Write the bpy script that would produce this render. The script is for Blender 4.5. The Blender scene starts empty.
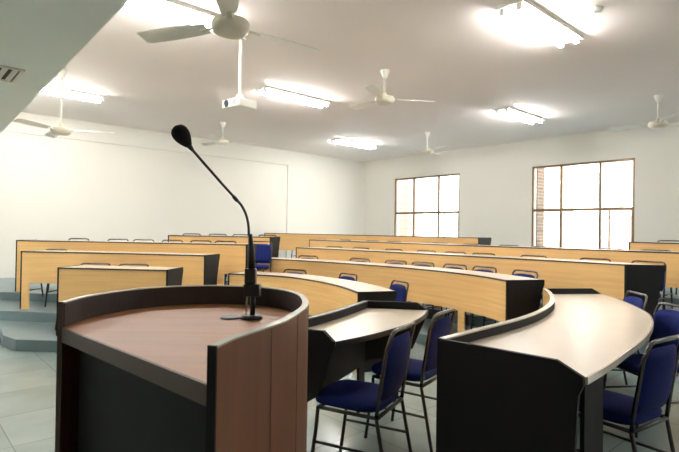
import bpy, bmesh, math
from mathutils import Vector, Matrix
C = bpy.context.scene.collection
R = math.radians
# room axes: u runs towards the window wall, v along it
UX, UY = .743, .669
def UV(u, v): return (u*UX - v*UY, u*UY + v*UX)
YAW_U = math.atan2(UY, UX)

# ------------------------------------------------------------ materials
def lin(c):
    return tuple(((x/255)/12.92 if x/255 <= .04045 else ((x/255+.055)/1.055)**2.4) for x in c) + (1,)
def mat(name, col, rough=.5, metal=0, coat=0, spec=.5, var=.06, scale=(8, 8, 8), bump=0, det=3):
    m = bpy.data.materials.new(name); m.use_nodes = True
    nt = m.node_tree; b = nt.nodes['Principled BSDF']
    b.inputs['Roughness'].default_value = rough; b.inputs['Metallic'].default_value = metal
    b.inputs['Coat Weight'].default_value = coat; b.inputs['Specular IOR Level'].default_value = spec
    c = lin(col)
    tc = nt.nodes.new('ShaderNodeTexCoord'); mp = nt.nodes.new('ShaderNodeMapping')
    mp.inputs['Scale'].default_value = scale
    nz = nt.nodes.new('ShaderNodeTexNoise'); nz.inputs['Scale'].default_value = 1; nz.inputs['Detail'].default_value = det
    nt.links.new(tc.outputs['Object'], mp.inputs[0]); nt.links.new(mp.outputs[0], nz.inputs['Vector'])
    rp = nt.nodes.new('ShaderNodeValToRGB')
    rp.color_ramp.elements[0].position = .3; rp.color_ramp.elements[1].position = .7
    rp.color_ramp.elements[0].color = tuple(x*(1-var) for x in c[:3]) + (1,)
    rp.color_ramp.elements[1].color = tuple(min(1, x*(1+var)) for x in c[:3]) + (1,)
    nt.links.new(nz.outputs['Fac'], rp.inputs[0]); nt.links.new(rp.outputs[0], b.inputs['Base Color'])
    if bump:
        bp = nt.nodes.new('ShaderNodeBump'); bp.inputs['Strength'].default_value = bump; bp.inputs['Distance'].default_value = .002
        nt.links.new(nz.outputs['Fac'], bp.inputs['Height']); nt.links.new(bp.outputs[0], b.inputs['Normal'])
    return m
def emit(name, col, s):
    m = bpy.data.materials.new(name); m.use_nodes = True
    b = m.node_tree.nodes['Principled BSDF']; b.inputs['Base Color'].default_value = lin(col)
    b.inputs['Emission Color'].default_value = lin(col); b.inputs['Emission Strength'].default_value = s
    return m
M = dict(
    beech=mat('beech_laminate', (253, 200, 133), .42, var=.1, scale=(1.3, 1.3, 38), det=5),
    top=mat('cream_laminate', (206, 189, 168), .3, var=.03, scale=(5, 5, 5)),
    black=mat('black_laminate', (27, 27, 28), .6, var=.08, spec=.22),
    edge=mat('dark_edging', (78, 58, 48), .4, var=.1),
    lining=mat('dark_lining', (32, 26, 24), .6, var=.1, spec=.2),
    rim=mat('taupe_edging', (200, 186, 170), .2, var=.05),
    rimdark=mat('dark_rim_edging', (34, 32, 31), .4, var=.05),
    walnut=mat('walnut_laminate', (118, 70, 38), .45, var=.14, scale=(30, 30, 1.6), det=6),
    walnuttop=mat('walnut_worktop', (174, 114, 72), .5, var=.1, scale=(2, 26, 10), det=5),
    walnutin=mat('dark_walnut_lining', (56, 44, 42), .42, var=.08, scale=(20, 20, 2)),
    apron=mat('brown_lipping', (78, 58, 46), .4, var=.1, scale=(3, 3, 30)),
    blue=mat('blue_fabric', (21, 34, 96), .85, var=.16, scale=(60, 60, 60), bump=.4, spec=.2),
    steel=mat('chair_steel', (92, 88, 88), .25, metal=1, var=.05),
    blackmetal=mat('black_tube', (38, 38, 42), .35, var=.05),
    wall=mat('wall_paint', (222, 219, 210), .7, var=.012, scale=(1.2, 1.2, 1.2)),
    ceil=mat('ceiling_paint', (240, 231, 227), .8, var=.015, scale=(.8, .8, .8)),
    soffit=mat('soffit_paint', (232, 238, 232), .75, var=.02, scale=(1, 1, 1)),
    white=mat('white_enamel', (236, 234, 226), .35, var=.02),
    cream=mat('cream_enamel', (214, 208, 190), .4, var=.03),
    frame=mat('bronze_aluminium', (122, 98, 72), .4, metal=.3, var=.05),
    foam=mat('mic_foam', (30, 27, 27), .95, var=.3, scale=(400, 400, 400), bump=.5),
    micblack=mat('mic_black', (30, 30, 32), .35, var=.05),
    beige=mat('beige_cable', (190, 168, 140), .5, var=.05),
    step=mat('step_stone', (112, 130, 134), .35, var=.12, scale=(2.2, 2.2, 2.2)),
    outside=mat('pink_plaster', (222, 200, 186), .8, var=.08, scale=(2, 2, 2)),
    grey=mat('grey_metal', (110, 112, 110), .4, metal=.6),
    tube=emit('fluorescent_tube', (255, 253, 250), 58),
    lens=mat('lens_glass', (30, 40, 60), .1, coat=1),
)
def tile_mat(name, c1, c2, mortar, size=.6, rough=.2, rot=0, w=None):
    m = bpy.data.materials.new(name); m.use_nodes = True; nt = m.node_tree; b = nt.nodes['Principled BSDF']
    tc = nt.nodes.new('ShaderNodeTexCoord'); mp = nt.nodes.new('ShaderNodeMapping'); mp.inputs['Rotation'].default_value = (0, 0, rot)
    br = nt.nodes.new('ShaderNodeTexBrick'); br.offset = 0 if w is None else .5; br.inputs['Scale'].default_value = 1
    br.inputs['Brick Width'].default_value = w or size; br.inputs['Row Height'].default_value = size
    br.inputs['Mortar Size'].default_value = .003 if w is None else .008; br.inputs['Color1'].default_value = lin(c1)
    br.inputs['Color2'].default_value = lin(c2); br.inputs['Mortar'].default_value = lin(mortar)
    nz = nt.nodes.new('ShaderNodeTexNoise'); nz.inputs['Scale'].default_value = 2.5; nz.inputs['Detail'].default_value = 6
    mx = nt.nodes.new('ShaderNodeMix'); mx.data_type = 'RGBA'; mx.blend_type = 'MULTIPLY'; mx.inputs[0].default_value = .35
    rp = nt.nodes.new('ShaderNodeValToRGB'); rp.color_ramp.elements[0].position = .3; rp.color_ramp.elements[1].position = .65
    rp.color_ramp.elements[0].color = (.55, .58, .58, 1)
    L = nt.links.new
    L(tc.outputs['Object'], mp.inputs[0]); L(mp.outputs[0], br.inputs['Vector']); L(tc.outputs['Object'], nz.inputs['Vector'])
    L(nz.outputs['Fac'], rp.inputs[0]); L(br.outputs['Color'], mx.inputs[6]); L(rp.outputs[0], mx.inputs[7]); L(mx.outputs[2], b.inputs['Base Color'])
    b.inputs['Roughness'].default_value = rough
    return m
M['floor'] = tile_mat('kota_stone_floor', (146, 160, 158), (134, 149, 148), (108, 120, 120), .6, .2, -YAW_U)
M['brick'] = tile_mat('outside_brick', (120, 92, 74), (100, 80, 68), (150, 138, 124), .08, .8, 0, .24)
_n = M['brick'].node_tree; _m = [q for q in _n.nodes if q.type == 'MAPPING'][0]; _t = [q for q in _n.nodes if q.type == 'TEX_COORD'][0]
_s = _n.nodes.new('ShaderNodeSeparateXYZ'); _c = _n.nodes.new('ShaderNodeCombineXYZ')
_a = _n.nodes.new('ShaderNodeMath'); _a.operation = 'SUBTRACT'
_n.links.new(_t.outputs['Object'], _s.inputs[0]); _n.links.new(_s.outputs[0], _a.inputs[0]); _n.links.new(_s.outputs[1], _a.inputs[1])
_n.links.new(_a.outputs[0], _c.inputs[0]); _n.links.new(_s.outputs[2], _c.inputs[1]); _n.links.new(_c.outputs[0], _m.inputs[0])
g = bpy.data.materials.new('window_glass'); g.use_nodes = True; nt = g.node_tree; nt.nodes.clear()
o_ = nt.nodes.new('ShaderNodeOutputMaterial'); mx = nt.nodes.new('ShaderNodeMixShader'); tr = nt.nodes.new('ShaderNodeBsdfTransparent')
gl = nt.nodes.new('ShaderNodeBsdfGlossy'); gl.inputs['Roughness'].default_value = .02; mx.inputs[0].default_value = .06
tr.inputs[0].default_value = (.97, .98, .97, 1)
nt.links.new(tr.outputs[0], mx.inputs[1]); nt.links.new(gl.outputs[0], mx.inputs[2]); nt.links.new(mx.outputs[0], o_.inputs[0])
M['glass'] = g

# ------------------------------------------------------------ mesh helpers
def obj(name, bm, m, parent=None, smooth=False, bevel=0):
    me = bpy.data.meshes.new(name)
    bmesh.ops.recalc_face_normals(bm, faces=bm.faces)
    bm.to_mesh(me); bm.free(); me.materials.append(M[m])
    o = bpy.data.objects.new(name, me); C.objects.link(o)
    if smooth:
        for p in me.polygons: p.use_smooth = True
    if parent: o.parent = parent
    if bevel:
        b = o.modifiers.new('bevel', 'BEVEL'); b.width = bevel; b.segments = 2; b.limit_method = 'ANGLE'; b.angle_limit = R(40)
    return o
def thing(name, label, cat, loc=(0, 0, 0), yaw=0, group=None):
    o = bpy.data.objects.new(name, None); C.objects.link(o); o.empty_display_size = .1
    o.location = loc; o.rotation_euler = (0, 0, yaw); o['label'] = label; o['category'] = cat
    if group: o['group'] = group
    return o
def struct(name, bm, m, parent=None, **k):
    o = obj(name, bm, m, parent, **k)
    if not parent: o['kind'] = 'structure'
    return o
def box(bm, x0, x1, y0, y1, z0, z1, mt=None):
    v = [bm.verts.new((x, y, z)) for z in (z0, z1) for y in (y0, y1) for x in (x0, x1)]
    if mt is not None:
        for q in v: q.co = mt @ q.co
    for f in ((0, 1, 3, 2), (4, 6, 7, 5), (0, 4, 5, 1), (2, 3, 7, 6), (0, 2, 6, 4), (1, 5, 7, 3)):
        bm.faces.new([v[i] for i in f])
    return bm
def prism(bm, poly, z0, z1):
    a = [bm.verts.new((x, y, z0)) for x, y in poly]; b = [bm.verts.new((x, y, z1)) for x, y in poly]
    n = len(poly)
    bm.faces.new(a[::-1]); bm.faces.new(b)
    for i in range(n): bm.faces.new((a[i], a[(i+1) % n], b[(i+1) % n], b[i]))
    return bm
def strip(bm, p, q, z0, z1):
    """solid between two plan polylines of equal length"""
    rows = [[bm.verts.new((*p[i], z0)), bm.verts.new((*q[i], z0)), bm.verts.new((*q[i], z1)), bm.verts.new((*p[i], z1))] for i in range(len(p))]
    for a, b in zip(rows, rows[1:]):
        for i in range(4): bm.faces.new((a[i], a[(i+1) % 4], b[(i+1) % 4], b[i]))
    bm.faces.new(rows[0]); bm.faces.new(rows[-1][::-1])
    return bm
def tube(bm, pts, r, seg=10):
    pts = [Vector(p) for p in pts]; rs = r if isinstance(r, (list, tuple)) else [r]*len(pts)
    prev = None; rings = []
    for i, p in enumerate(pts):
        d = (pts[min(i+1, len(pts)-1)] - pts[max(i-1, 0)]).normalized()
        if prev is None:
            a = d.orthogonal().normalized()
        else:
            a = (prev - d*prev.dot(d)).normalized()
        prev = a; b = d.cross(a)
        rings.append([bm.verts.new(p + (a*math.cos(t) + b*math.sin(t))*rs[i]) for t in [2*math.pi*k/seg for k in range(seg)]])
    for A, B in zip(rings, rings[1:]):
        for k in range(seg): bm.faces.new((A[k], A[(k+1) % seg], B[(k+1) % seg], B[k]))
    bm.faces.new(rings[0][::-1]); bm.faces.new(rings[-1])
    return bm
def lathe(bm, prof, cx=0, cy=0, seg=28):
    rings = []
    for r, z in prof:
        rings.append([bm.verts.new((cx+max(r, 1e-4)*math.cos(2*math.pi*k/seg), cy+max(r, 1e-4)*math.sin(2*math.pi*k/seg), z)) for k in range(seg)])
    for A, B in zip(rings, rings[1:]):
        for k in range(seg): bm.faces.new((A[k], A[(k+1) % seg], B[(k+1) % seg], B[k]))
    bm.faces.new(rings[0][::-1]); bm.faces.new(rings[-1])
    return bm
def crom(p, n=8):
    q = [tuple(2*a-b for a, b in zip(p[0], p[1]))] + list(p) + [tuple(2*a-b for a, b in zip(p[-1], p[-2]))]
    out = []
    for i in range(1, len(q)-2):
        for k in range(n):
            t = k/n
            out.append(tuple(.5*((2*q[i][j]) + (-q[i-1][j]+q[i+1][j])*t + (2*q[i-1][j]-5*q[i][j]+4*q[i+1][j]-q[i+2][j])*t*t
                       + (-q[i-1][j]+3*q[i][j]-3*q[i+1][j]+q[i+2][j])*t**3) for j in range(len(p[0]))))
    out.append(tuple(p[-1])); return out
def norms(p):
    r = []
    for i in range(len(p)):
        a = p[max(0, i-1)]; b = p[min(len(p)-1, i+1)]
        dx, dy = b[0]-a[0], b[1]-a[1]; l = math.hypot(dx, dy) or 1
        r.append((-dy/l, dx/l))
    return r
def off(p, n, d): return [(a[0]+b[0]*d, a[1]+b[1]*d) for a, b in zip(p, n)]
def resamp(p, n):
    L = [0]
    for a, b in zip(p, p[1:]): L.append(L[-1]+math.dist(a, b))
    out = []
    for k in range(n):
        s = L[-1]*k/(n-1); i = 0
        while i < len(L)-2 and L[i+1] < s: i += 1
        t = (s-L[i])/((L[i+1]-L[i]) or 1)
        out.append((p[i][0]+(p[i+1][0]-p[i][0])*t, p[i][1]+(p[i+1][1]-p[i][1])*t))
    return out

# ------------------------------------------------------------ the room
HC = 3.5; U0, U1, V0, V1 = -2.6, 11.07, -4.2, 11.15
bm = bmesh.new(); prism(bm, [UV(U0-.2, V0-.2), UV(U1+.2, V0-.2), UV(U1+.2, V1+.2), UV(U0-.2, V1+.2)], -.12, 0); struct('floor', bm, 'floor')
bm = bmesh.new(); prism(bm, [UV(U0-.2, V0-.2), UV(U1+.2, V0-.2), UV(U1+.2, V1+.2), UV(U0-.2, V1+.2)], HC, HC+.15); struct('ceiling', bm, 'ceil')
bm = bmesh.new(); prism(bm, [UV(U0-.2, V1), UV(U1+.2, V1), UV(U1+.2, V1+.2), UV(U0-.2, V1+.2)], 0, HC); struct('wall_left', bm, 'wall')
bm = bmesh.new(); prism(bm, [UV(U0-.2, V0-.2), UV(U1+.2, V0-.2), UV(U1+.2, V0), UV(U0-.2, V0)], 0, HC); struct('wall_near', bm, 'wall')
bm = bmesh.new(); prism(bm, [UV(U0-.2, V0), UV(U0, V0), UV(U0, V1), UV(U0-.2, V1)], 0, HC); struct('wall_front', bm, 'wall')
# window wall with openings (v0, v1, z0, z1)
def v_of(x, y): return -x*UY + y*UX
W1 = (v_of(3.1, 13.1), v_of(1.6, 14.78)-.0)
W2 = (v_of(5.86, 10.04), v_of(4.42, 11.64))
W3 = (-1.7, .45)
ZB, ZT, ZM = .95, 2.885, 1.877
bm = bmesh.new(); cuts = sorted([W1, W2, W3]); c0 = V0
def wseg(v0, v1, z0, z1): prism(bm, [UV(U1, v0), UV(U1+.22, v0), UV(U1+.22, v1), UV(U1, v1)], z0, z1)
for a, b in cuts:
    wseg(c0, a, 0, HC); wseg(a, b, 0, ZB); wseg(a, b, ZT, HC); c0 = b
wseg(c0, V1, 0, HC); struct('wall_right', bm, 'wall')
MR = Matrix.Rotation(YAW_U, 4, 'Z')   # local x = u, local y = v
for i, (a, b) in enumerate((W1, W2, W3)):
    w = b-a; t = thing('window_%d' % (i+1), '', 'window', (*UV(U1, a), ZB), YAW_U)
    del t['label']; del t['category']; t['kind'] = 'structure'
    H = ZT-ZB; xs = [0, w*.31, w*.69, w]; zm = ZM-ZB
    bm = bmesh.new(); d0, d1 = .03, .08; s = .022
    box(bm, d0, d1, 0, w, 0, .045); box(bm, d0, d1, 0, w, H-.045, H)
    box(bm, d0-.01, d1, 0, .04, 0, H); box(bm, d0-.01, d1, w-.04, w, 0, H)
    for x in xs[1:-1]: box(bm, d0, d1, x-.024, x+.024, 0, H)
    box(bm, d0-.005, d1+.005, 0, w, zm-.03, zm+.03)
    obj('window_frame', bm, 'frame', t)
    bm = bmesh.new(); box(bm, d0+.012, d1-.01, w*.22, w*.22+.025, .045, zm-.03)   # inner sash stile
    box(bm, d0+.012, d1-.01, .04, .07, .045, zm-.03)
    obj('sliding_sash', bm, 'frame', t)
    for k in range(3):
        for z0, z1 in ((.04, zm-.03), (zm+.03, H-.04)):
            bm = bmesh.new(); box(bm, .056, .06, xs[k]+.024, xs[k+1]-.024, z0, z1); obj('pane', bm, 'glass', t)
    bm = bmesh.new()                                            # security grille outside
    for k in range(1, 8): box(bm, .16, .17, 0, w, k*.24-.004, k*.24+.004)
    obj('window_grille', bm, 'frame', t)
    bm = bmesh.new(); box(bm, -.02, .2, -.03, w+.03, -.035, 0); obj('window_sill', bm, 'wall', t)
# what stands outside the windows
for v0, v1, lab in ((W2[1]+.16, W2[1]+.7, 'brown brick pier standing outside the window nearer the podium'),
                    (W1[1]-.02, W1[1]+.7, 'pale plastered pier standing outside the window nearest the room corner')):
    bm = bmesh.new(); prism(bm, [UV(U1+.6, v0), UV(U1+.95, v0), UV(U1+.95, v1), UV(U1+.6, v1)], -.1, 4.2)
    o = obj('brick_pier' if 'brick' in lab else 'plastered_pier', bm, 'brick' if 'brick' in lab else 'outside'); o['label'] = lab; o['category'] = 'pillar'
for v0, v1, h, lab in ((8.8, 11.6, 11, 'pale pink building seen through the right pane of the right window'),
                       (13.9, 18, 13, 'pale pink building seen through the left pane of the right window'),
                       (26, 31, 14, 'pale pink building seen through the left pane of the far window')):
    t = thing('outside_building', lab, 'building', (*UV(31, v0), -.1), YAW_U)
    bm = bmesh.new(); box(bm, 0, 1.5, 0, v1-v0, 0, h); obj('wall', bm, 'outside', t)
    k = 0
    while k*1.6+1 < h:
        bm = bmesh.new(); box(bm, -.12, -.001, 0, v1-v0, .9+k*1.6, 1.0+k*1.6); obj('ledge', bm, 'outside', t); k += 1
bm = bmesh.new(); prism(bm, [UV(U1+.22, V0-8), UV(U1+40, V0-8), UV(U1+40, V1+30), UV(U1+.22, V1+30)], -.3, -.1); struct('ground', bm, 'step')

# dropped soffit over the podium with air grilles
bm = bmesh.new(); prism(bm, [UV(U0, V0), UV(.766, V0), UV(1.242, V1), UV(U0, V1)], 2.6, HC); struct('ceiling_soffit', bm, 'soffit')
def grille(u, v, lu, lv, lab):
    t = thing('air_grille', lab, 'vent', (*UV(u, v), 2.6), YAW_U)
    bm = bmesh.new(); s = .025
    box(bm, -lu/2, lu/2, -lv/2, -lv/2+s, -.015, 0); box(bm, -lu/2, lu/2, lv/2-s, lv/2, -.015, 0)
    box(bm, -lu/2, -lu/2+s, -lv/2+s, lv/2-s, -.015, 0); box(bm, lu/2-s, lu/2, -lv/2+s, lv/2-s, -.015, 0)
    obj('frame', bm, 'cream', t)
    n = int((lu-2*s)/.06)
    for k in range(n):
        x = -lu/2+s+(k+.5)*(lu-2*s)/n
        bm = bmesh.new(); box(bm, -.02, .02, -lv/2+s, lv/2-s, -.002, .002, Matrix.Translation((x, 0, -.008)) @ Matrix.Rotation(R(25), 4, 'Y')); obj('louvre', bm, 'cream', t)
    bm = bmesh.new(); box(bm, -lu/2+s, lu/2-s, -lv/2+s, lv/2-s, -.003, -.001); obj('backing', bm, 'black', t)
grille(.62, 4.95, .40, .46, 'white louvred air grille set into the grey soffit')

# thin conduit on the left wall
bm = bmesh.new(); a0 = 1.6; uc = -1.428*UX+13.73*UY
prism(bm, [UV(U0, V1-.035), UV(uc, V1-.035), UV(uc, V1), UV(U0, V1)], 3.10, 3.125)
prism(bm, [UV(uc-.025, V1-.035), UV(uc, V1-.035), UV(uc, V1), UV(uc-.025, V1)], .3, 3.10)
struct('trim_1', bm, 'wall')

# tiers of the seating (stone steps)
def plat(name, poly, h, z0=0):
    bm = bmesh.new(); prism(bm, poly, z0, h); return struct(name, bm, 'step', bevel=.008)
WL = lambda u: UV(u, V1)
XL0, XL1 = UV(.2, V1), UV(4.5, V1)
plat('platform_step', [(-3.72, 5.62), (-3.45, 5.42), (-1.78, 5.32), (-1.62, 6.25), (-1.62, 7.6), (-4.9, 7.6), (-4.55, 6.75)], .125)
plat('platform_step', [(-7.2, 6.62), (-4.4, 6.50), (-1.60, 6.14), (-1.48, 7.0), (-1.1, 8.1), (-4, 9.5), UV(-.4, V1)], .25)
plat('platform_step', [(-7.8, 7.55), (-4.9, 7.40), (-1.24, 6.90), (-1.0, 7.9), (-.85, 8.75), (-3, 10), UV(3.2, V1), UV(-.6, V1)], .37)
plat('platform_step', [(-3.3, 8.66), (-1.06, 8.28), (-.8, 10.0), (-2.2, 12.5), UV(5.3, V1), UV(2.6, V1)], .46)
ROWS = {
 'C': (0, [(-1.43, 6.62), (-.72, 6.36), (-.30, 5.88), (.00, 5.35), (.18, 4.81)]),
 'D': (.125, [(-1.30, 8.0), (-.72, 7.72), (-.05, 7.24), (.55, 6.72), (1.10, 6.10), (1.47, 5.43), (1.62, 4.90)]),
 'E': (.27, [(-.76, 9.05), (-.10, 8.55), (.75, 7.75), (1.5, 7.0), (2.2, 6.28), (2.75, 5.68), (3.01, 5.33)]),
 'F': (.385, [(-.62, 10.6), (.15, 9.75), (1.0, 8.9), (1.9, 8.0), (2.8, 7.1), (3.6, 6.3), (4.4, 5.5), (5.0, 4.9)]),
 'G': (.495, [(-1.9, 12.9), (-1.0, 12.35), (0, 11.6), (1.0, 10.6), (2.0, 9.6), (2.5, 9.1)]),
 'R': (.48, [(4.32, 7.50), (5.2, 6.6), (6.1, 5.7)]),
 'L1': (.125, [(-3.11, 5.62), (-2.5, 5.56), (-1.88, 5.50)]),
 'L2': (.25, [(-4.17, 6.65), (-2.8, 6.5), (-1.68, 6.28)]),
 'L3': (.37, [(-4.78, 7.5), (-3.0, 7.3), (-1.30, 7.02)]),
 'L4': (.46, [(-2.95, 8.75), (-2.1, 8.65), (-1.16, 8.4)]),
}
def front(k, d):
    c = crom(ROWS[k][1], 6); return off(c, norms(c), d)
far = [UV(U1, 1.2), UV(U1, V1), UV(5.4, V1)]
plat('platform_step', front('D', -.1) + [(2.15, 5.05), (2.45, 5.3), UV(9, 3), UV(9, 8), (-1.2, 9.2)], .125)
plat('platform_step', front('E', -.1) + [(3.5, 5.2), (3.8, 5.0), UV(9.6, 2), UV(9.6, 9), (-.9, 10.2)], .27)
fF = front('F', -.1)
plat('platform_step', fF + [(6.2, 3.7), (7.6, 4.6), UV(U1, V0+6), UV(U1, 9), (-.8, 12.0)], .385)
plat('platform_step', [(-2.2, 12.97), (-1.05, 12.26), (-.06, 11.5), (.94, 10.5), (1.94, 9.5), (2.5, 8.95), (4.2, 7.45), (5.1, 6.5), (6.9, 4.7), UV(U1, 0.0), UV(U1, V1), UV(6.9, V1)], .48)

# ------------------------------------------------------------ desks
def span(c, n, s0, s1, z0, z1, d0, d1):
    """curved board between arc-lengths s0 and s1"""
    L = [0]
    for a, b in zip(c, c[1:]): L.append(L[-1]+math.dist(a, b))
    def at(s):
        i = 0
        while i < len(L)-2 and L[i+1] < s: i += 1
        t = (s-L[i])/((L[i+1]-L[i]) or 1)
        p = tuple(c[i][j]+(c[i+1][j]-c[i][j])*t for j in (0, 1)); q = tuple(n[i][j]+(n[i+1][j]-n[i][j])*t for j in (0, 1))
        return p, q
    k = max(2, int((s1-s0)/.08)+1)
    P = [at(s0+(s1-s0)*i/(k-1)) for i in range(k)]
    bm = bmesh.new()
    strip(bm, [(p[0]+q[0]*d0, p[1]+q[1]*d0) for p, q in P], [(p[0]+q[0]*d1, p[1]+q[1]*d1) for p, q in P], z0, z1)
    return bm
def end_panel(bm, a, b, out, th, z, H, full=0, rimh=0, slim=False):
    """black end board from front point a to sitter point b, thickness th along out"""
    ax = Vector((b[0]-a[0], b[1]-a[1])); D = ax.length; ax.normalize()
    if full == 2: pr = [(0, .36), (0, H+rimh), (D*.84, H+rimh), (D*.995, H+.002), (D, H-.03), (D*.95, H-.09), (D*.78, .47), (D*.5, .40)]
    elif full: pr = [(0, 0), (0, H+rimh), (D*.84, H+rimh), (D*.995, H+.002), (D, H-.03), (D*.97, H-.08), (D*.92, 0)]
    elif full == 0 and slim: pr = [(0, 0), (0, H), (D, H), (D, H-.05), (D*.5, H-.3), (D*.16, H-.42), (D*.16, 0)]
    else: pr = [(0, 0), (0, H), (D, H), (D, H-.05), (D*.96, H-.09), (D*.82, H-.35), (D*.77, 0)]
    A = [bm.verts.new((a[0]+ax.x*s, a[1]+ax.y*s, z+h)) for s, h in pr]
    B = [bm.verts.new((a[0]+ax.x*s+out[0]*th, a[1]+ax.y*s+out[1]*th, z+h)) for s, h in pr]
    bm.faces.new(A); bm.faces.new(B[::-1]); n = len(pr)
    for i in range(n): bm.faces.new((A[i], B[i], B[(i+1) % n], A[(i+1) % n]))
def desk(k, label, grp, depth=.45, legs=()):
    z, pts = ROWS[k]
    c = crom(pts, 8); n = norms(c); H = .76
    if k == 'E':                                    # the right end is cut at a slant
        for i in range(1, 11):
            w = (11-i)/10; n[-i] = (n[-i][0]*(1-w)+.84*w, n[-i][1]*(1-w)-.13*w)
    o = pts[0]; t = thing('classroom_desk', label, 'desk', (o[0], o[1], z), 0, grp)
    def put(name, bm, m, **kw):
        for v in bm.verts: v.co -= Vector((o[0], o[1], z))
        return obj(name, bm, m, t, **kw)
    L = sum(math.dist(a, b) for a, b in zip(c, c[1:]))
    put('front_panel', span(c, n, .0, L, z+.345, z+.745, 0, .018), 'beech')
    put('edging', span(c, n, 0, L, z+.7452, z+.762, -.004, .018), 'edge')
    put('desktop', span(c, n, 0, L, z+.735, z+.760, .0185, depth), 'top')
    for s in legs:
        put('leg', span(c, n, s-.05, s+.05, z, z+.3445, 0, .018), 'beech')
    for e in (0, -1):
        a = c[e]; b = (a[0]+n[e][0]*depth, a[1]+n[e][1]*depth)
        d = (c[1][0]-c[0][0], c[1][1]-c[0][1]) if e == 0 else (c[-1][0]-c[-2][0], c[-1][1]-c[-2][1])
        l = math.hypot(*d); sg = -1 if e == 0 else 1
        bm = bmesh.new(); end_panel(bm, (a[0]+d[0]/l*.001*sg, a[1]+d[1]/l*.001*sg), b, (d[0]/l*sg, d[1]/l*sg), .02, z, H+.003, slim=(e == 0 and k[0] == 'L'))
        put('end_panel', bm, 'black')
        bm = span(c, n, .0 if e == 0 else L-.1, .1 if e == 0 else L, z, z+.3445, 0, .018); put('leg', bm, 'beech')
    return t
def fixed(name, label, cat, o, parts, grp=None):
    t = thing(name, label, cat, o, 0, grp)
    for nm, bm, m, *kw in parts:
        for v in bm.verts: v.co -= Vector(o)
        obj(nm, bm, m, t, **(kw[0] if kw else {}))
    return t
GD = 'curved rows of centre desks'; GL = 'straight desks of the left block'
desk('C', 'first curved centre desk, low beech front, behind the lectern and microphone', GD, .40)
desk('D', 'second curved centre desk, long beech front with black right end behind the near desks', GD, .42, (.85, 2.2, 3.62))
desk('E', 'third curved centre desk, beech front whose black right end has a chair tucked behind', GD, .45, (1.5, 2.9, 4.2))
desk('F', 'longest curved desk in the fourth centre row, running out of view at the right', GD, .45, (1.6, 3.1, 4.6, 6.15))
desk('G', 'rearmost centre desk under the far window, ending in a small black end panel', GD, .45, (1.4, 2.9, 4.3))
desk('R', 'rearmost desk at the far right, starting under the right window', GD, .45, (1.4,))
desk('L1', 'nearest desk of the left block, short beech front just behind the lectern', GL, .42)
desk('L2', 'second desk of the left block, beech front raised on an end leg', GL, .42, (1.3,))
desk('L3', 'third desk of the left block, longest one close to the left wall', GL, .42, (1.2, 2.3, 3.15))
desk('L4', 'rearmost desk of the left block, short and highest, against the white wall', GL, .42)

# the two near desks of the right wing, raised rim round the writing surface
def wing_desk(label, fr, bk, rim_m, H=.76, rh=.05, closed=True):
    f_ = resamp(crom(fr, 8), 40); b_ = resamp(crom(bk, 8), 40)
    n = norms(f_)                                   # points left = away from sitters when drawn near->far; flip
    n = [(-a, -b) for a, b in n]
    P = []
    bm = bmesh.new(); strip(bm, f_, off(f_, n, .018), .02 if closed else .345, H+rh-.004); P.append(('front_panel', bm, 'beech'))
    if not closed:
        for q0, q1 in ((0, 4), (35, 40)):
            bm = bmesh.new(); strip(bm, f_[q0:q1], off(f_, n, .018)[q0:q1], 0, .3445); P.append(('leg', bm, 'black'))
    bm = bmesh.new(); strip(bm, off(f_, n, .0182), off(f_, n, .022), .03 if closed else .345, H-.027); P.append(('inner_lining', bm, 'black'))
    bm = bmesh.new(); strip(bm, off(f_, n, -.002), off(f_, n, .034), H+rh-.0038, H+rh+.004); P.append(('rim_edging', bm, rim_m))
    bm = bmesh.new(); strip(bm, off(f_, n, .0182), off(f_, n, .0335), H+.0005, H+rh-.0042); P.append(('rim_lining', bm, 'lining'))
    bm = bmesh.new(); strip(bm, off(f_, n, .0185), b_, H-.026, H); P.append(('desktop', bm, 'top'))
    bn = [(-a, -b) for a, b in norms(b_)]
    bm = bmesh.new(); strip(bm, off(b_, bn, .0005), off(b_, bn, .009), H-.03, H+.001); P.append(('edging', bm, rim_m))
    for e in (0, -1):
        a, b = f_[e], b_[e]
        q = f_[1] if e == 0 else f_[-2]
        d = (a[0]-q[0], a[1]-q[1]); l = math.hypot(*d)
        ou = (d[0]/l, d[1]/l)
        bm = bmesh.new(); end_panel(bm, (a[0]+ou[0]*.001, a[1]+ou[1]*.001), (b[0]+ou[0]*.001, b[1]+ou[1]*.001), ou, .022, 0, H, closed and 1 or 2, rh+.003)
        P.append(('end_panel', bm, 'black'))
    if closed:                                      # black board added under the sitter edge to darken the near end
        bm = bmesh.new(); m_ = off(b_, bn, -.03); strip(bm, m_[1:5], off(b_, bn, -.048)[1:5], .02, H-.03); P.append(('dark_fill_panel', bm, 'black'))
    return fixed('curved_desk', label, 'desk', (*fr[0], 0), P, 'near desks of the right wing')
wing_desk('large cream curved desk in the right foreground with a pale raised rim',
     [(.51, 2.53), (.72, 2.75), (.95, 2.98), (1.18, 3.23), (1.40, 3.52), (1.61, 3.87), (1.76, 4.2), (1.90, 4.60), (1.965, 4.86)],
     [(1.01, 2.06), (1.22, 2.28), (1.43, 2.52), (1.70, 2.83), (1.95, 3.16), (2.15, 3.47), (2.33, 3.84), (2.50, 4.45), (2.58, 4.96)], 'rim')
wing_desk('smaller cream curved desk right of the lectern with a dark raised rim',
     [(-.36, 2.80), (-.19, 3.06), (-.04, 3.32), (.10, 3.62), (.19, 3.83)],
     [(-.01, 2.65), (.15, 2.81), (.29, 2.98), (.45, 3.22), (.58, 3.5), (.66, 3.76)], 'rimdark', closed=False)

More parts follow.
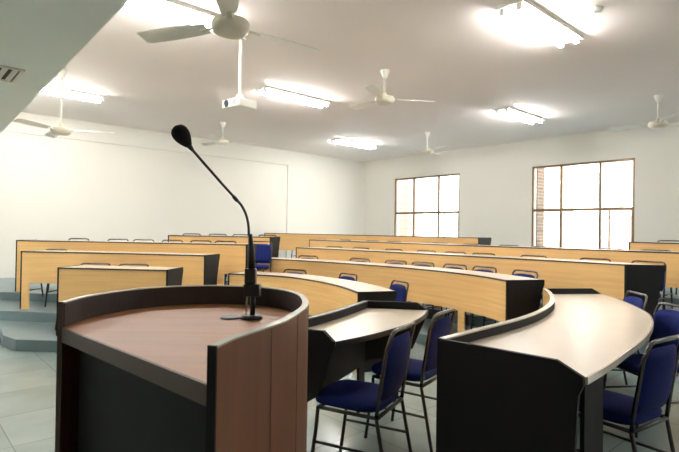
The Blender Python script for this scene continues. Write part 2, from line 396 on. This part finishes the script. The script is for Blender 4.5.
# ------------------------------------------------------------ chairs
def make_chair():
    t = thing('classroom_chair', '', 'chair')
    def pad(w, h, th, z0, curve, tilt, nx=10, nz=6):
        bm = bmesh.new(); G = []
        for s in (0, 1):
            g_ = []
            for j in range(nz+1):
                row = []
                for i in range(nx+1):
                    a = i/nx*2-1; b = j/nz*2-1
                    cx = a*w/2*(1-.10*max(0, b)**2*1) ; cz = z0+h/2+b*h/2
                    ed = 1-max(abs(a), abs(b))**6
                    y = -curve*(1-a*a) + tilt*(cz-z0) + (th/2)*(ed*.8+.2)*(1 if s else -1)
                    row.append(bm.verts.new((cx*(1-.05*b**8), -.172+y, cz-(.02*a**4 if b > .9 else 0))))
                g_.append(row)
            G.append(g_)
        for g_ in G:
            for j in range(nz):
                for i in range(nx): bm.faces.new((g_[j][i], g_[j][i+1], g_[j+1][i+1], g_[j+1][i]))
        ring = lambda g_: [g_[0][i] for i in range(nx+1)] + [g_[j][nx] for j in range(1, nz+1)] + [g_[nz][i] for i in range(nx-1, -1, -1)] + [g_[j][0] for j in range(nz-1, 0, -1)]
        a, b = ring(G[0]), ring(G[1])
        for i in range(len(a)): bm.faces.new((a[i], a[(i+1) % len(a)], b[(i+1) % len(a)], b[i]))
        return bm
    obj('backrest', pad(.350, .32, .034, .485, .025, -.15), 'blue', t, smooth=True)
    bm = bmesh.new(); n = 24                                   # rounded seat cushion
    def ringp(sx, sy, z):
        r = []
        for k in range(n*2):
            a = math.pi*k/n; c_, s_ = math.cos(a), math.sin(a)
            r.append(bm.verts.new((sx*math.copysign(abs(c_)**.45, c_), .02+sy*math.copysign(abs(s_)**.45, s_), z)))
        return r
    rr = [ringp(.165, .175, .415), ringp(.185, .195, .425), ringp(.19, .20, .445), ringp(.182, .19, .462), ringp(.15, .16, .470), ringp(.06, .06, .473)]
    for A, B in zip(rr, rr[1:]):
        for k in range(2*n): bm.faces.new((A[k], A[(k+1) % (2*n)], B[(k+1) % (2*n)], B[k]))
    bm.faces.new(rr[0][::-1]); bm.faces.new(rr[-1]); obj('seat', bm, 'blue', t, smooth=True)
    r = .0105; X = .18
    bm = bmesh.new()                                           # hoop of the back
    pts = [(-X, -.17, .40), (-X, -.185, .52), (-X*.985, -.22, .75), (-X*.95, -.238, .807), (-X*.86, -.245, .834), (-X*.7, -.247, .84),
           (X*.7, -.247, .84), (X*.86, -.245, .834), (X*.95, -.238, .807), (X*.985, -.22, .75), (X, -.185, .52), (X, -.17, .40)]
    tube(bm, pts, r, 8); obj('back_frame', bm, 'steel', t, smooth=True)
    for s in (-1, 1):
        bm = bmesh.new(); tube(bm, [(s*X, -.17, .405), (s*X, -.19, .3), (s*(X+.002), -.25, 0)], r, 8); obj('leg', bm, 'blackmetal', t, smooth=True)
        bm = bmesh.new(); tube(bm, [(s*X, .165, .405), (s*X, .175, .3), (s*(X+.002), .215, 0)], r, 8); obj('leg', bm, 'blackmetal', t, smooth=True)
    bm = bmesh.new()
    for s in (-1, 1): tube(bm, [(s*X, -.175, .405), (s*X, .17, .405)], r, 8)
    tube(bm, [(-X, .165, .402), (X, .165, .402)], r, 8); tube(bm, [(-X, -.172, .402), (X, -.172, .402)], r, 8)
    obj('seat_frame', bm, 'blackmetal', t, smooth=True)
    for s in (-1, 1):
        bm = bmesh.new(); tube(bm, [(s*X, -.205, .22), (s*X, .185, .22)], .008, 8)
        obj('stretcher', bm, 'blackmetal', t, smooth=True)
    return t
proto = make_chair(); used = []
def chair(x, y, z, yaw, label, group=None, sz=1, sx=1):
    if not used: r = proto; used.append(1)
    else:
        r = proto.copy(); C.objects.link(r)
        for ch in list(proto.children):
            c = ch.copy(); C.objects.link(c); c.parent = r
    r.location = (x, y, z); r.rotation_euler = (0, 0, R(yaw)); r['label'] = label
    r.scale = (sx, 1, sz)
    if group: r['group'] = group
    elif 'group' in r: del r['group']
    return r
GN = 'blue chairs at the near curved desks'
chair(.13, 2.77, 0, 62.5, 'blue chair nearest the lectern, pulled up to the smaller near desk', GN)
chair(.47, 3.32, 0, 56, 'blue chair beside the black end of the large near desk, upright tube back', GN)
chair(1.457, 2.654, 0, 34, 'blue chair with bright tube back in the right foreground, partly cut off', GN)
chair(2.17, 3.57, 0, 98, 'blue chair at the right edge behind the foreground chair', GN)
chair(2.33, 4.38, 0, 85, 'bright blue chair back showing beyond the far curve of the large desk', GN)
ORD = ['leftmost', 'second from left', 'third from left', 'fourth from left', 'fifth from left', 'sixth from left', 'seventh from left', 'eighth from left', 'ninth from left']
CH = {
 'C': [(-0.71, 6.98, 159), (-0.06, 6.51, 129), (0.48, 5.64, 115)] ,
 'D': [(-0.63, 8.31, 153), (0.18, 7.77, 142), (0.69, 7.36, 139), (1.03, 7.04, 135), (1.38, 6.65, 130), (1.65, 6.29, 123), (1.94, 5.75, 115)] ,
 'E': [(-0.24, 9.36, 144), (0.24, 9.0, 140), (0.77, 8.51, 136), (1.25, 8.05, 136), (1.63, 7.66, 135), (1.97, 7.32, 135), (2.5, 6.78, 134), (3.04, 6.19, 132), (3.4, 5.74, 125)] ,
 'F': [(-0.05, 10.8, 132), (0.5, 10.19, 133), (0.9, 9.78, 135), (1.66, 9.03, 135), (2.12, 8.58, 135), (2.6, 8.09, 135), (2.99, 7.7, 135), (3.68, 7.01, 135), (4.08, 6.62, 135)] ,
 'G': [(-0.95, 12.99, 148), (-0.28, 12.53, 144), (0.37, 12.02, 139), (0.83, 11.58, 134), (1.6, 10.79, 135), (2.1, 10.29, 135)] ,
 'R': [(4.75, 7.86, 134)] ,
 'L1': [(-3.07, 6.04, 174), (-2.66, 6.0, 174)] ,
 'L2': [(-4.12, 7.07, 174), (-3.47, 7.0, 174), (-2.92, 6.94, 173), (-2.37, 6.85, 169)] ,
 'L3': [(-4.2, 7.86, 174), (-3.54, 7.79, 174), (-3.12, 7.74, 173), (-2.65, 7.67, 171), (-2.19, 7.6, 170), (-1.79, 7.53, 170), (-1.29, 7.44, 171)] ,
 'L4': [(-2.77, 9.15, 174), (-2.28, 9.1, 173), (-1.85, 9.03, 167)] ,
}
DN = {'C': 'first curved centre desk', 'D': 'second curved centre desk', 'E': 'third curved centre desk', 'F': 'fourth curved centre desk',
      'G': 'rearmost centre desk', 'R': 'rearmost desk at the far right',
      'L1': 'nearest desk of the left block', 'L2': 'second desk of the left block', 'L3': 'third desk of the left block', 'L4': 'rearmost desk of the left block'}
SZ = {'L1': .9, 'L2': .9, 'L3': .93, 'L4': .93, 'F': .9, 'G': .9, 'C': .92, 'D': .93, 'E': .91}
CH['L2'] = CH['L2'][:1]
CH['L3'][-1] = (-1.26, 7.66, 170)
CH['R'] = [(4.97, 7.68, 134)]
CH['L1'] = [(-3.08, 6.12, 176), (-2.58, 6.07, 175)]
CH['L4'].append((-1.36, 8.92, 166))
for k, lst in CH.items():
    z = ROWS[k][0]
    if k in ('G', 'R'): z = .48
    for i, (x, y, w) in enumerate(lst):
        if len(lst) == 1: lab = 'blue chair with tube hoop behind the ' + DN[k]
        else:
            p = ORD[i] if i < len(lst)-1 else 'rightmost'
            lab = 'blue tube-hoop chair, %s of those behind the %s' % (p, DN[k])
        chair(x, y, z, w, lab, 'blue chairs behind the ' + DN[k], SZ.get(k, .93), 1.13 if k == 'L1' else 1.08 if k in 'DEFG' else 1)

# ------------------------------------------------------------ lectern
lec = [(-.226, .952), (-.203, 1.04), (-.165, 1.13), (-.13, 1.22), (-.107, 1.33), (-.09, 1.47), (-.098, 1.61), (-.13, 1.76), (-.19, 1.87), (-.28, 1.95), (-.39, 1.985),
       (-.51, 1.985), (-.63, 1.94), (-.72, 1.86), (-.785, 1.74), (-.818, 1.60), (-.815, 1.475)]
lc = resamp(crom(lec, 8), 90); ln = norms(lc)      # normals point inwards (path runs counter-clockwise)
ZR, ZW = 1.12, 1.047
P = []
bm = bmesh.new(); strip(bm, lc, off(lc, ln, .013), .08, ZR-.004); P.append(('curved_panel', bm, 'walnut', dict(smooth=False)))
bm = bmesh.new(); strip(bm, off(lc, ln, .0132), off(lc, ln, .017), ZW+.001, ZR-.004); P.append(('lining', bm, 'walnutin'))
bm = bmesh.new(); strip(bm, off(lc, ln, -.001), off(lc, ln, .019), ZR-.0038, ZR); P.append(('rim_edging', bm, 'rim'))
inner = off(lc, ln, .0135)
bm = bmesh.new(); prism(bm, inner, ZW-.025, ZW); P.append(('worktop', bm, 'walnuttop'))
a, b = Vector(inner[0]), Vector(inner[-1]); dr = (b-a).normalized(); nn = Vector((dr.y, -dr.x))
if nn.y < 0: nn = -nn
cc = Vector((-.45, 1.5)); 
def bar(bm, s0, s1, d0, d1, z0, z1):
    q = [a+dr*s0+nn*d0, a+dr*s1+nn*d0, a+dr*s1+nn*d1, a+dr*s0+nn*d1]; prism(bm, [tuple(v) for v in q], z0, z1)
L = (b-a).length
bm = bmesh.new(); bar(bm, .004, L-.002, -.005, -.0005, ZW-.042, ZW-.001); P.append(('apron', bm, 'apron'))
bm = bmesh.new(); bar(bm, .02, L-.02, .04, .052, .08, ZW-.03); P.append(('dark_opening_sheet', bm, 'black'))  # black sheet standing in for the shade of the open inside
o0, o1 = Vector(lc[0]), Vector(lc[-1])
for p, m, w in ((o0, 'black', .034), (o1, 'apron', .022)):
    sg = 1 if p is o0 else -1
    i_ = 0 if p is o0 else -1; w = .018 if p is o0 else .014
    tn = Vector((lc[1][0]-lc[0][0], lc[1][1]-lc[0][1])).normalized() if p is o0 else Vector((lc[-2][0]-lc[-1][0], lc[-2][1]-lc[-1][1])).normalized()
    nv = Vector(ln[i_]); bm = bmesh.new(); q = [p - tn*.0005, p + nv*w - tn*.0005, p + nv*w - tn*.006, p - tn*.006]
    prism(bm, [tuple(v) for v in q], .0, ZR+.001); P.append(('end_edging', bm, m))
bm = bmesh.new()
sl = off(lc, ln, .03)
strip(bm, sl, off(lc, ln, .05), 0, .08); P.append(('plinth', bm, 'black'))
for s in (10, 18, 28, 42, 56, 70, 82):
    bm = bmesh.new(); p, q = lc[s], lc[s+1]; l = math.dist(p, q); t_ = ((q[0]-p[0])/l*.0015, (q[1]-p[1])/l*.0015)
    pp = [p, (p[0]+t_[0], p[1]+t_[1])]
    strip(bm, [(x[0]-ln[s][0]*.0012, x[1]-ln[s][1]*.0012) for x in pp], [(x[0]-ln[s][0]*.0001, x[1]-ln[s][1]*.0001) for x in pp], .08, ZR-.006)
    P.append(('panel_joint', bm, 'edge'))
fixed('lectern', 'curved brown walnut lectern with a raised rim in the left foreground', 'lectern', (-.45, 1.5, 0), P)

# cable grommet on the worktop
bm = bmesh.new(); lathe(bm, [(.034, ZW+.0005), (.034, ZW+.004), (.028, ZW+.006), (.01, ZW+.006)], -.355, 1.67); o = obj('cable_grommet', bm, 'micblack')
o['label'] = 'small round black cable grommet on the lectern top left of the microphone'; o['category'] = 'grommet'

# microphone
mb = (-.285, 1.66)
P = []
bm = bmesh.new(); lathe(bm, [(.036, ZW+.0005), (.036, ZW+.008), (.03, ZW+.013), (.008, ZW+.014)], *mb); P.append(('base', bm, 'micblack', dict(smooth=False)))
bm = bmesh.new(); tube(bm, [(mb[0]+.004, mb[1], ZW+.014), (mb[0]+.004, mb[1], 1.125)], .0085, 12); P.append(('post', bm, 'micblack', dict(smooth=True)))
bm = bmesh.new(); box(bm, -.026, .026, -.02, .02, 1.122, 1.162, Matrix.Translation((mb[0]+.002, mb[1], 0)));P.append(('clamp', bm, 'micblack', dict(bevel=.003)))
bm = bmesh.new(); box(bm, -.018, .018, -.016, .016, 1.1625, 1.212, Matrix.Translation((mb[0]-.004, mb[1], 0))); P.append(('connector', bm, 'micblack', dict(bevel=.003)))
bm = bmesh.new(); tube(bm, [(mb[0]-.001, mb[1], 1.212), (mb[0]-.003, mb[1], 1.27), (mb[0]-.008, mb[1], 1.325)], [.0115, .0105, .0065], 14); P.append(('handle', bm, 'micblack', dict(smooth=True)))
NECK = [(-0.2958, 1.6503, 1.3187), (-0.2972, 1.6491, 1.3513), (-0.3042, 1.6428, 1.3869), (-0.3166, 1.6315, 1.4155), (-0.3303, 1.6192, 1.4339), (-0.3687, 1.5846, 1.4799), (-0.4117, 1.5459, 1.5338), (-0.448, 1.5133, 1.58)]
nk = crom(NECK, 6)
bm = bmesh.new(); tube(bm, nk, .0042, 10); P.append(('gooseneck', bm, 'micblack', dict(smooth=True)))
bm = bmesh.new(); A, B = Vector((-0.3275, 1.6217, 1.4293)), Vector((-0.341, 1.6095, 1.4459)); tube(bm, [A, A.lerp(B, .2), A.lerp(B, .8), B], [.0045, .0062, .0062, .0045], 12); P.append(('neck_joint', bm, 'micblack', dict(smooth=True)))
A, B = Vector((-0.4432, 1.5175, 1.5732)), Vector((-0.4574, 1.5048, 1.5934)); bm = bmesh.new(); tube(bm, [A, B], [.0045, .0105], 12); P.append(('collar', bm, 'micblack', dict(smooth=True)))
A, B = Vector((-0.4539, 1.5079, 1.588)), Vector((-0.4868, 1.4783, 1.641)); bm = bmesh.new()
hp, hr = [], []
for i in range(17):
    t = i/16; hp.append(A.lerp(B, t))
    hr.append(.0105+.0155*math.sin(min(1, t/.62)*math.pi/2) if t < .62 else max(.0012, .026*math.sqrt(max(0, 1-((t-.62)/.38)**2))))
tube(bm, hp, hr, 20); P.append(('foam_windscreen', bm, 'foam', dict(smooth=True)))
bm = bmesh.new(); tube(bm, [(mb[0]-.014, mb[1]-.012, ZW+.013), (mb[0]-.016, mb[1]-.01, 1.07), (mb[0]-.013, mb[1]-.008, 1.121)], .0028, 8); P.append(('cable', bm, 'beige', dict(smooth=True)))
fixed('gooseneck_microphone', 'black gooseneck microphone with foam head standing on the lectern', 'microphone', (*mb, ZW+.0005), P)

# ------------------------------------------------------------ ceiling fans
def fan(x, y, zh, lab, ang, rd=.13, bl=.68):
    t = thing('ceiling_fan', lab, 'fan', (x, y, zh), 0, 'white ceiling fans'); T = HC-zh
    bm = bmesh.new(); lathe(bm, [(.012, T-.11), (.03, T-.10), (.06, T-.012), (.06, T)]); obj('canopy', bm, 'white', t, smooth=False)
    bm = bmesh.new(); tube(bm, [(0, 0, .06), (0, 0, T-.1)], .0125, 12); obj('downrod', bm, 'white', t, smooth=True)
    bm = bmesh.new(); lathe(bm, [(.05, -.055), (rd*.72, -.05), (rd*.93, -.03), (rd, -.005), (rd, .022), (rd*.92, .038), (rd*.55, .05), (.035, .055), (.025, .09), (.014, .1)]); obj('motor_housing', bm, 'cream', t, smooth=True)
    for k in range(3):
        a = R(ang+120*k); mt = Matrix.Rotation(a, 4, 'Z')
        bm = bmesh.new(); box(bm, rd*.8, rd+.1, -.016, .016, .004, .01, mt); obj('blade_bracket', bm, 'cream', t)
        bm = bmesh.new(); prof = [(rd+.05, .042), (rd+.12, .055), (bl*.6, .07), (bl-.03, .07), (bl, .05)]
        A = []; 
        for s, w in prof:
            q = []
            for sy, zz in ((-1, .000), (1, .028)):
                q.append((s, sy*w, zz-.004))
            A.append([bm.verts.new(mt @ Vector((q[0][0], q[0][1], q[0][2]))), bm.verts.new(mt @ Vector((q[1][0], q[1][1], q[1][2]))),
                      bm.verts.new(mt @ Vector((q[1][0], q[1][1], q[1][2]+.004))), bm.verts.new(mt @ Vector((q[0][0], q[0][1], q[0][2]+.004)))])
        for p, q in zip(A, A[1:]):
            for i in range(4): bm.faces.new((p[i], p[(i+1) % 4], q[(i+1) % 4], q[i]))
        bm.faces.new(A[0]); bm.faces.new(A[-1][::-1]); obj('blade', bm, 'white', t)
    return t
fan(-.735, 3.3, 2.665, 'large nearest ceiling fan with cream blades above the projector', 40, .125, .72)
fan(-2.39, 10.2, 3.10, 'small distant ceiling fan just right of the microphone head', 20)
fan(.58, 6.75, 3.10, 'ceiling fan with visible canopy hanging above the middle of the room', 8)
fan(1.87, 10.9, 3.08, 'small distant ceiling fan above the far window', 50)
fan(4.88, 7.76, 3.05, 'ceiling fan at the right edge above the window wall', 14)
fan(-3.86, 6.95, 2.66, 'ceiling fan on a long rod beyond the soffit at the left', 12)

# fluorescent lights
def light(u, v, lab, h=HC):
    t = thing('fluorescent_light', lab, 'light', (*UV(u, v), h), YAW_U, 'twin tube ceiling lights')
    bm = bmesh.new(); box(bm, -.66, .66, -.14, .14, -.035, -.0005); obj('fitting', bm, 'white', t)
    for s in (-1, 1):
        bm = bmesh.new(); tube(bm, [(-.6, s*.085, -.062), (.6, s*.085, -.062)], .019, 10); obj('tube', bm, 'tube', t, smooth=True)
        for e in (-1, 1):
            bm = bmesh.new(); box(bm, e*.625-.02, e*.625+.02, s*.085-.02, s*.085+.02, -.085, -.035); obj('lamp_holder', bm, 'white', t)
light(4.95, 2.45, 'brightest nearest ceiling light at the top right')
light(4.85, 6.5, 'bright ceiling light right of the projector')
light(8.5, 4.6, 'bright ceiling light above the right window')
light(8.5, 8.9, 'bright distant ceiling light near the far room corner')
light(2.0, 8.88, 'bright ceiling light beyond the soffit beside the long-rod fan')
light(2.0, 4.75, 'bright ceiling light touching the soffit edge at the top left')

light(6.5, -1.6, 'added fill light beside the window wall out of view')  # unseen fixture added to help light the room
light(-.9, 7.6, 'added unseen fill light under the soffit left of the podium', 2.6)  # added out of view to brighten the desk fronts
# smoke detector
bm = bmesh.new(); lathe(bm, [(.02, -.04), (.045, -.036), (.055, -.015), (.055, -.0005)]); o = obj('smoke_detector', bm, 'white', None, smooth=False)
o.location = (2.42, 4.8, HC); o['label'] = 'small round detector on the ceiling right of the nearest light'; o['category'] = 'smoke detector'

# projector on its pole
t = thing('projector', 'white projector hanging from a ceiling pole', 'projector', (-1.15, 5.7, 2.7), YAW_U+R(8))
bm = bmesh.new(); box(bm, -.13, .13, -.15, .15, 0, .095); obj('body', bm, 'white', t, bevel=.012)
bm = bmesh.new(); tube(bm, [(-.14, .07, .048), (-.128, .07, .048)], .032, 18); obj('lens', bm, 'lens', t)
bm = bmesh.new(); tube(bm, [(-.136, .07, .048), (-.129, .07, .048)], .042, 18); obj('lens_ring', bm, 'grey', t)
bm = bmesh.new(); 
for k in range(5): box(bm, -.1315, -.1302, -.12+k*.02, -.11+k*.02, .02, .075)
obj('vent', bm, 'grey', t)
bm = bmesh.new(); box(bm, -.07, .07, -.07, .07, .096, .102); box(bm, -.03, .03, -.03, .03, .103, .16); obj('bracket', bm, 'white', t)
bm = bmesh.new(); tube(bm, [(0, 0, .16), (0, 0, .795)], .019, 14); obj('pole', bm, 'white', t, smooth=True)
bm = bmesh.new(); lathe(bm, [(.06, .785), (.06, .7995)]); obj('ceiling_plate', bm, 'white', t)

# ------------------------------------------------------------ daylight, camera
w = bpy.data.worlds.new('sky'); bpy.context.scene.world = w; w.use_nodes = True
bg = w.node_tree.nodes['Background']; sk = w.node_tree.nodes.new('ShaderNodeTexSky'); sk.sky_type = 'PREETHAM'; sk.turbidity = 8
sk.sun_direction = (-.3, -.5, .8)
mxx = w.node_tree.nodes.new('ShaderNodeMix'); mxx.data_type = 'RGBA'; mxx.inputs[0].default_value = .75; mxx.inputs[7].default_value = (1, .98, .95, 1)
w.node_tree.links.new(sk.outputs[0], mxx.inputs[6]); w.node_tree.links.new(mxx.outputs[2], bg.inputs[0]); bg.inputs[1].default_value = 3.6
for a, b in (W1, W2, W3):
    ld = bpy.data.lights.new('daylight', 'AREA'); ld.shape = 'RECTANGLE'; ld.size = b-a; ld.size_y = ZT-ZB; ld.cycles.is_portal = True
    lo = bpy.data.objects.new('window_daylight', ld); C.objects.link(lo)
    lo.location = (*UV(U1+.25, (a+b)/2), (ZB+ZT)/2); lo.rotation_euler = (R(90), 0, YAW_U+R(90))
cam = bpy.data.cameras.new('camera'); co = bpy.data.objects.new('camera', cam); C.objects.link(co)
cam.sensor_width = 36; cam.lens = 36*505/679; cam.clip_start = .05
roll = math.atan(.015); pitch = math.atan(4.83/505)
co.matrix_world = Matrix.Translation((0, 0, 1.34)) @ Matrix.Rotation(R(90)+pitch, 4, 'X') @ Matrix.Rotation(roll, 4, 'Z')
cam.dof.use_dof = True; cam.dof.focus_distance = 2.2; cam.dof.aperture_fstop = 8
S = bpy.context.scene; S.camera = co
S.view_settings.view_transform = 'Standard'; S.view_settings.look = 'None'; S.view_settings.gamma = 1; S.view_settings.exposure = 1.27
S.cycles.max_bounces = 12; S.cycles.diffuse_bounces = 8
